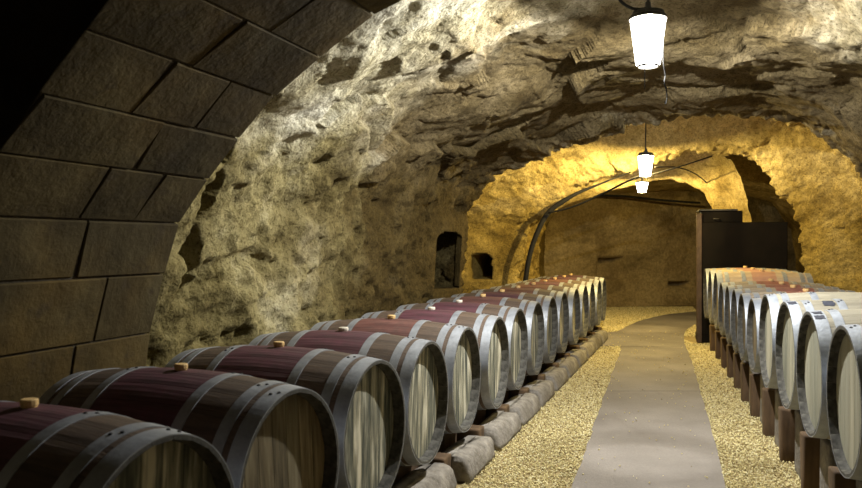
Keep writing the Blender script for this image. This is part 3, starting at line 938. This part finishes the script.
kerb_m = [rough_block(-.20, .0, -.30, .30, -.012, .125, .035, s_, .020, .05) for s_ in (1, 9, 23)]
for m in kerb_m: m.materials.append(M['kerb'])
wedge_m = rough_block(-.12, .03, -.07, .07, -.012, .15, .012, 5, .006); wedge_m.materials.append(M['wedge'])
rail_m = box_mesh(-.06, .06, -5.0, 5.3, -.012, .171, .008); rail_m.materials.append(M['wedge'])
for i in range(1, 15):
    u = 3.79 + .712 * (i - 4)
    p = uv(u, -1.277 + (.05 if i < 5 else .10))
    o = link('kerb_block', kerb_m[i % 3]); o.location = (p[0], p[1], 0); o.rotation_euler = (0, 0, RZL + rnd.uniform(-.02, .02))
    tag(o, 'grey stone kerb block under the %s barrel from the camera in the left row' % ORD[i - 1], 'kerb', 'kerb blocks under the left row')
    p = uv(u + .356, -1.277 - .045)
    o = link('timber_wedge', wedge_m); o.location = (p[0], p[1], 0); o.rotation_euler = (0, 0, RZL + rnd.uniform(-.03, .03))
    tag(o, 'brown timber wedge behind the %s kerb block from the camera on the left' % ORD[i - 1], 'wedge', 'timber wedges in the left row')
p = uv(6.6, -1.277 - .22)
o = link('timber_rail', rail_m); o.location = (p[0], p[1], 0); o.rotation_euler = (0, 0, RZL)
tag(o, 'long dark timber rail under the front ends of the left barrels, behind the kerb', 'rail')
p = uv(6.6, -2.05)
o = link('timber_rail', rail_m); o.location = (p[0], p[1], 0); o.rotation_euler = (0, 0, RZL)
tag(o, 'long timber rail under the rear ends of the left barrels', 'rail')

post_m = rough_block(-.10, .10, -.055, .055, -.012, .31, .012, 15, .005); post_m.materials.append(M['wedge'])
gblk_m = [rough_block(-.13, .13, -.10, .10, -.012, .356, .014, s_, .006) for s_ in (31, 47)]
for m in gblk_m: m.materials.append(M['kerb'])
for i, (x, y) in enumerate(RIGHT, 1):
    p = np.array((x, y)) + NR * .20
    o = link('support_block', gblk_m[i % 2]); o.location = (float(p[0]), float(p[1]), 0); o.rotation_euler = (0, 0, RZR + rnd.uniform(-.02, .02))
    tag(o, 'grey concrete block carrying the %s barrel from the camera on the right' % ORD[i - 1], 'block', 'blocks under the right row')
    nxt = np.array(RIGHT[i]) if i < 12 else np.array((x, y)) + TR * .64
    p = (np.array((x, y)) + nxt) / 2 + NR * .13
    if i < 12:
        o = link('timber_post', post_m); o.location = (float(p[0]), float(p[1]), 0); o.rotation_euler = (0, 0, RZR + rnd.uniform(-.05, .05))
        tag(o, 'stubby brown timber post after the %s barrel from the camera on the right' % ORD[i - 1], 'post', 'timber posts in the right row')
rr_m = box_mesh(-.07, .07, -.4, 7.2, -.012, .35, .008); rr_m.materials.append(M['wedge'])
p = ROW_R0 + NR * .72
o = link('timber_rail', rr_m); o.location = (float(p[0]), float(p[1]), 0); o.rotation_euler = (0, 0, math.atan2(NR[1], NR[0]))
tag(o, 'long timber rail under the rear ends of the right barrels', 'rail')

# ------------------------------------------------------------------ black cabinet at the end of the right row
tz = math.atan2(NR[1], NR[0])
tank = tag(empty('steel_cabinet', (3.52, 10.56, 0), tz), 'tall black steel cabinet with raised lid behind the orange-lit barrels', 'cabinet')
link('body', box_mesh(.05, 1.10, 0, .50, .10, 1.585, .006), M['dark_steel'], tank)
link('corner_post', box_mesh(-.015, .055, -.02, .05, 0.0, 1.70, .008), M['rust_steel'], tank)
link('raised_lid', box_mesh(.045, .56, .02, .46, 1.585, 1.735, .006), M['dark_steel'], tank)
link('lid_rim', box_mesh(.02, .50, -.01, .49, 1.735, 1.757, .005), M['lamp_metal'], tank)
for a, b in ((.0, .34), (.75, 1.08)):
    link('foot', box_mesh(a, b, .0, .45, 0, .10, .006), M['dark_steel'], tank)
hd = link('handle', tube_mesh(smooth_pts([(.20, .02, 1.63), (.20, -.025, 1.63), (.26, -.025, 1.63), (.26, .02, 1.63)], 4), .006), M['lamp_metal'], tank)

# ------------------------------------------------------------------ lamps


def lantern(loc, size, tint, label, stem_top, lean=0.0, drop=.112, extras=()):
    t = tag(empty('hanging_lantern', loc), label, 'lamp', 'lanterns along the cave roof')
    s = size
    gm = lathe_mesh([(.050 * s, -.125 * s), (.062 * s, -.120 * s), (.092 * s, .120 * s), (.092 * s, .125 * s)], 12)
    g = link('glass_shade', gm, glow_mat('lamp_glow', (1.0, 0.97, 0.90), 9.0), t); g.rotation_euler = (0, lean, .2)
    cm = lathe_mesh([(.097 * s, .118 * s), (.098 * s, .128 * s), (.094 * s, .136 * s), (.086 * s, .142 * s), (.082 * s, .158 * s), (.030 * s, .166 * s), (.016 * s, .18 * s), (.014 * s, .21 * s)], 24)
    c = link('cap', cm, M['lamp_metal'], t, smooth=False); c.rotation_euler = (0, lean, .2)
    bmh = lathe_mesh([(.050 * s, -.132 * s), (.054 * s, -.132 * s), (.056 * s, -.122 * s), (.052 * s, -.122 * s), (.050 * s, -.132 * s)], 16, False, False)
    b = link('bottom_ring', bmh, M['lamp_metal'], t); b.rotation_euler = (0, lean, .2)
    ld = bpy.data.lights.new('bulb', 'POINT'); ld.energy = tint[1]; ld.color = tint[0]; ld.shadow_soft_size = .022 * s
    lo = bpy.data.objects.new('bulb', ld); COL.objects.link(lo); lo.parent = t; lo.location = (0, 0, drop * s)
    h = stem_top - loc[2]
    link('stem', tube_mesh([(.0, 0, .20 * s), (.004, 0, h * .6), (.006 + lean * .2, 0, h)], .008 * s), M['lamp_metal'], t)
    for k, (pts, r) in enumerate(extras):
        link('cable', tube_mesh(smooth_pts(pts, 6), r, 6), M['black_rubber'], t)
    return t


l1 = (1.302, 4.8, EYE + 1.212)
chain = [(.088, -.02, .05), (.085, -.02, -.06), (.088, -.02, -.14), (.098, -.02, -.20), (.092, -.02, -.25), (.104, -.02, -.29), (.108, -.02, -.34), (.100, -.02, -.375), (.094, -.02, -.36)]
lantern(l1, 1.14, LAMP_NEAR, 'large glowing lantern hanging nearest the camera, with dangling cables', EYE + 1.80, extras=(
    ([(-.22, -.05, .30), (-.17, -.05, .225), (-.10, -.05, .185), (-.02, -.03, .19)], .009),
    ([(-.025, -.03, -.13), (-.028, -.03, -.20), (-.028, -.03, -.29)], .0025),
    (chain, .004)))
l2 = (2.574, 9.60, EYE + .936)
lantern(l2, 1.0, LAMP_MID, 'glowing lantern hanging in front of the golden rock arch', EYE + 1.85, lean=.03, drop=.108)
l3 = (3.245, 12.3, EYE + .87)
lf = lantern(l3, 1.0, LAMP_FAR, 'small squat glowing lantern farthest away, under the inner arch', EYE + 1.5)
lf.scale = (1.0, 1.0, .62)


# ------------------------------------------------------------------ cables strung across the arch
def pix(x, y, Yd):
    return ((x - 431) / 800 * Yd, Yd, EYE + (245 - y) / 800 * Yd)


def cable(pts, r, label, name='electric_cable'):
    me = tube_mesh(smooth_pts(pts, 8), r, 8)
    for p in me.polygons: p.use_smooth = True
    return tag(link(name, me, M['black_rubber']), label, 'cable')


cable([pix(525, 284, 10.75), pix(530, 255, 10.75), pix(538, 232, 10.72), pix(548, 214, 10.70), pix(562, 203, 10.65), pix(580, 193, 10.6), pix(600, 185, 10.6), pix(620, 177, 10.6), pix(634, 172, 10.6)], [.034] * 34 + [.030, .028, .026, .025, .024, .023, .022, .021, .020, .019, .018, .017, .016, .015, .014, .013, .012, .011, .010, .010, .010, .010, .010, .010, .010, .010, .010, .010, .010, .010, .010], 'thick dark cable bundle following the left edge of the golden arch', 'cable_bundle')
cable([pix(548, 214, 10.62), pix(572, 208, 10.45), pix(600, 196, 10.2), pix(628, 182, 9.8), pix(641, 177, 9.65)], .013, 'dark cable sagging from the left arch edge up to the middle lantern')
cable([pix(650, 176, 9.65), pix(668, 171, 9.8), pix(688, 165, 10.0), pix(712, 157, 10.25)], .009, 'thin dark cable running from the middle lantern up to the right')
cable([pix(655, 168, 9.75), pix(680, 169, 11.0), pix(700, 178, 12.0), pix(716, 195, 12.8), pix(727, 212, 13.2)], .009, 'thin wire curving down the lit inner arch above the cabinet')
cable([pix(568, 196, 15.9), pix(620, 197, 16.0), pix(660, 201, 16.1), pix(700, 204, 16.2)], .022, 'dark pipe running along the top of the back wall', 'wall_pipe')
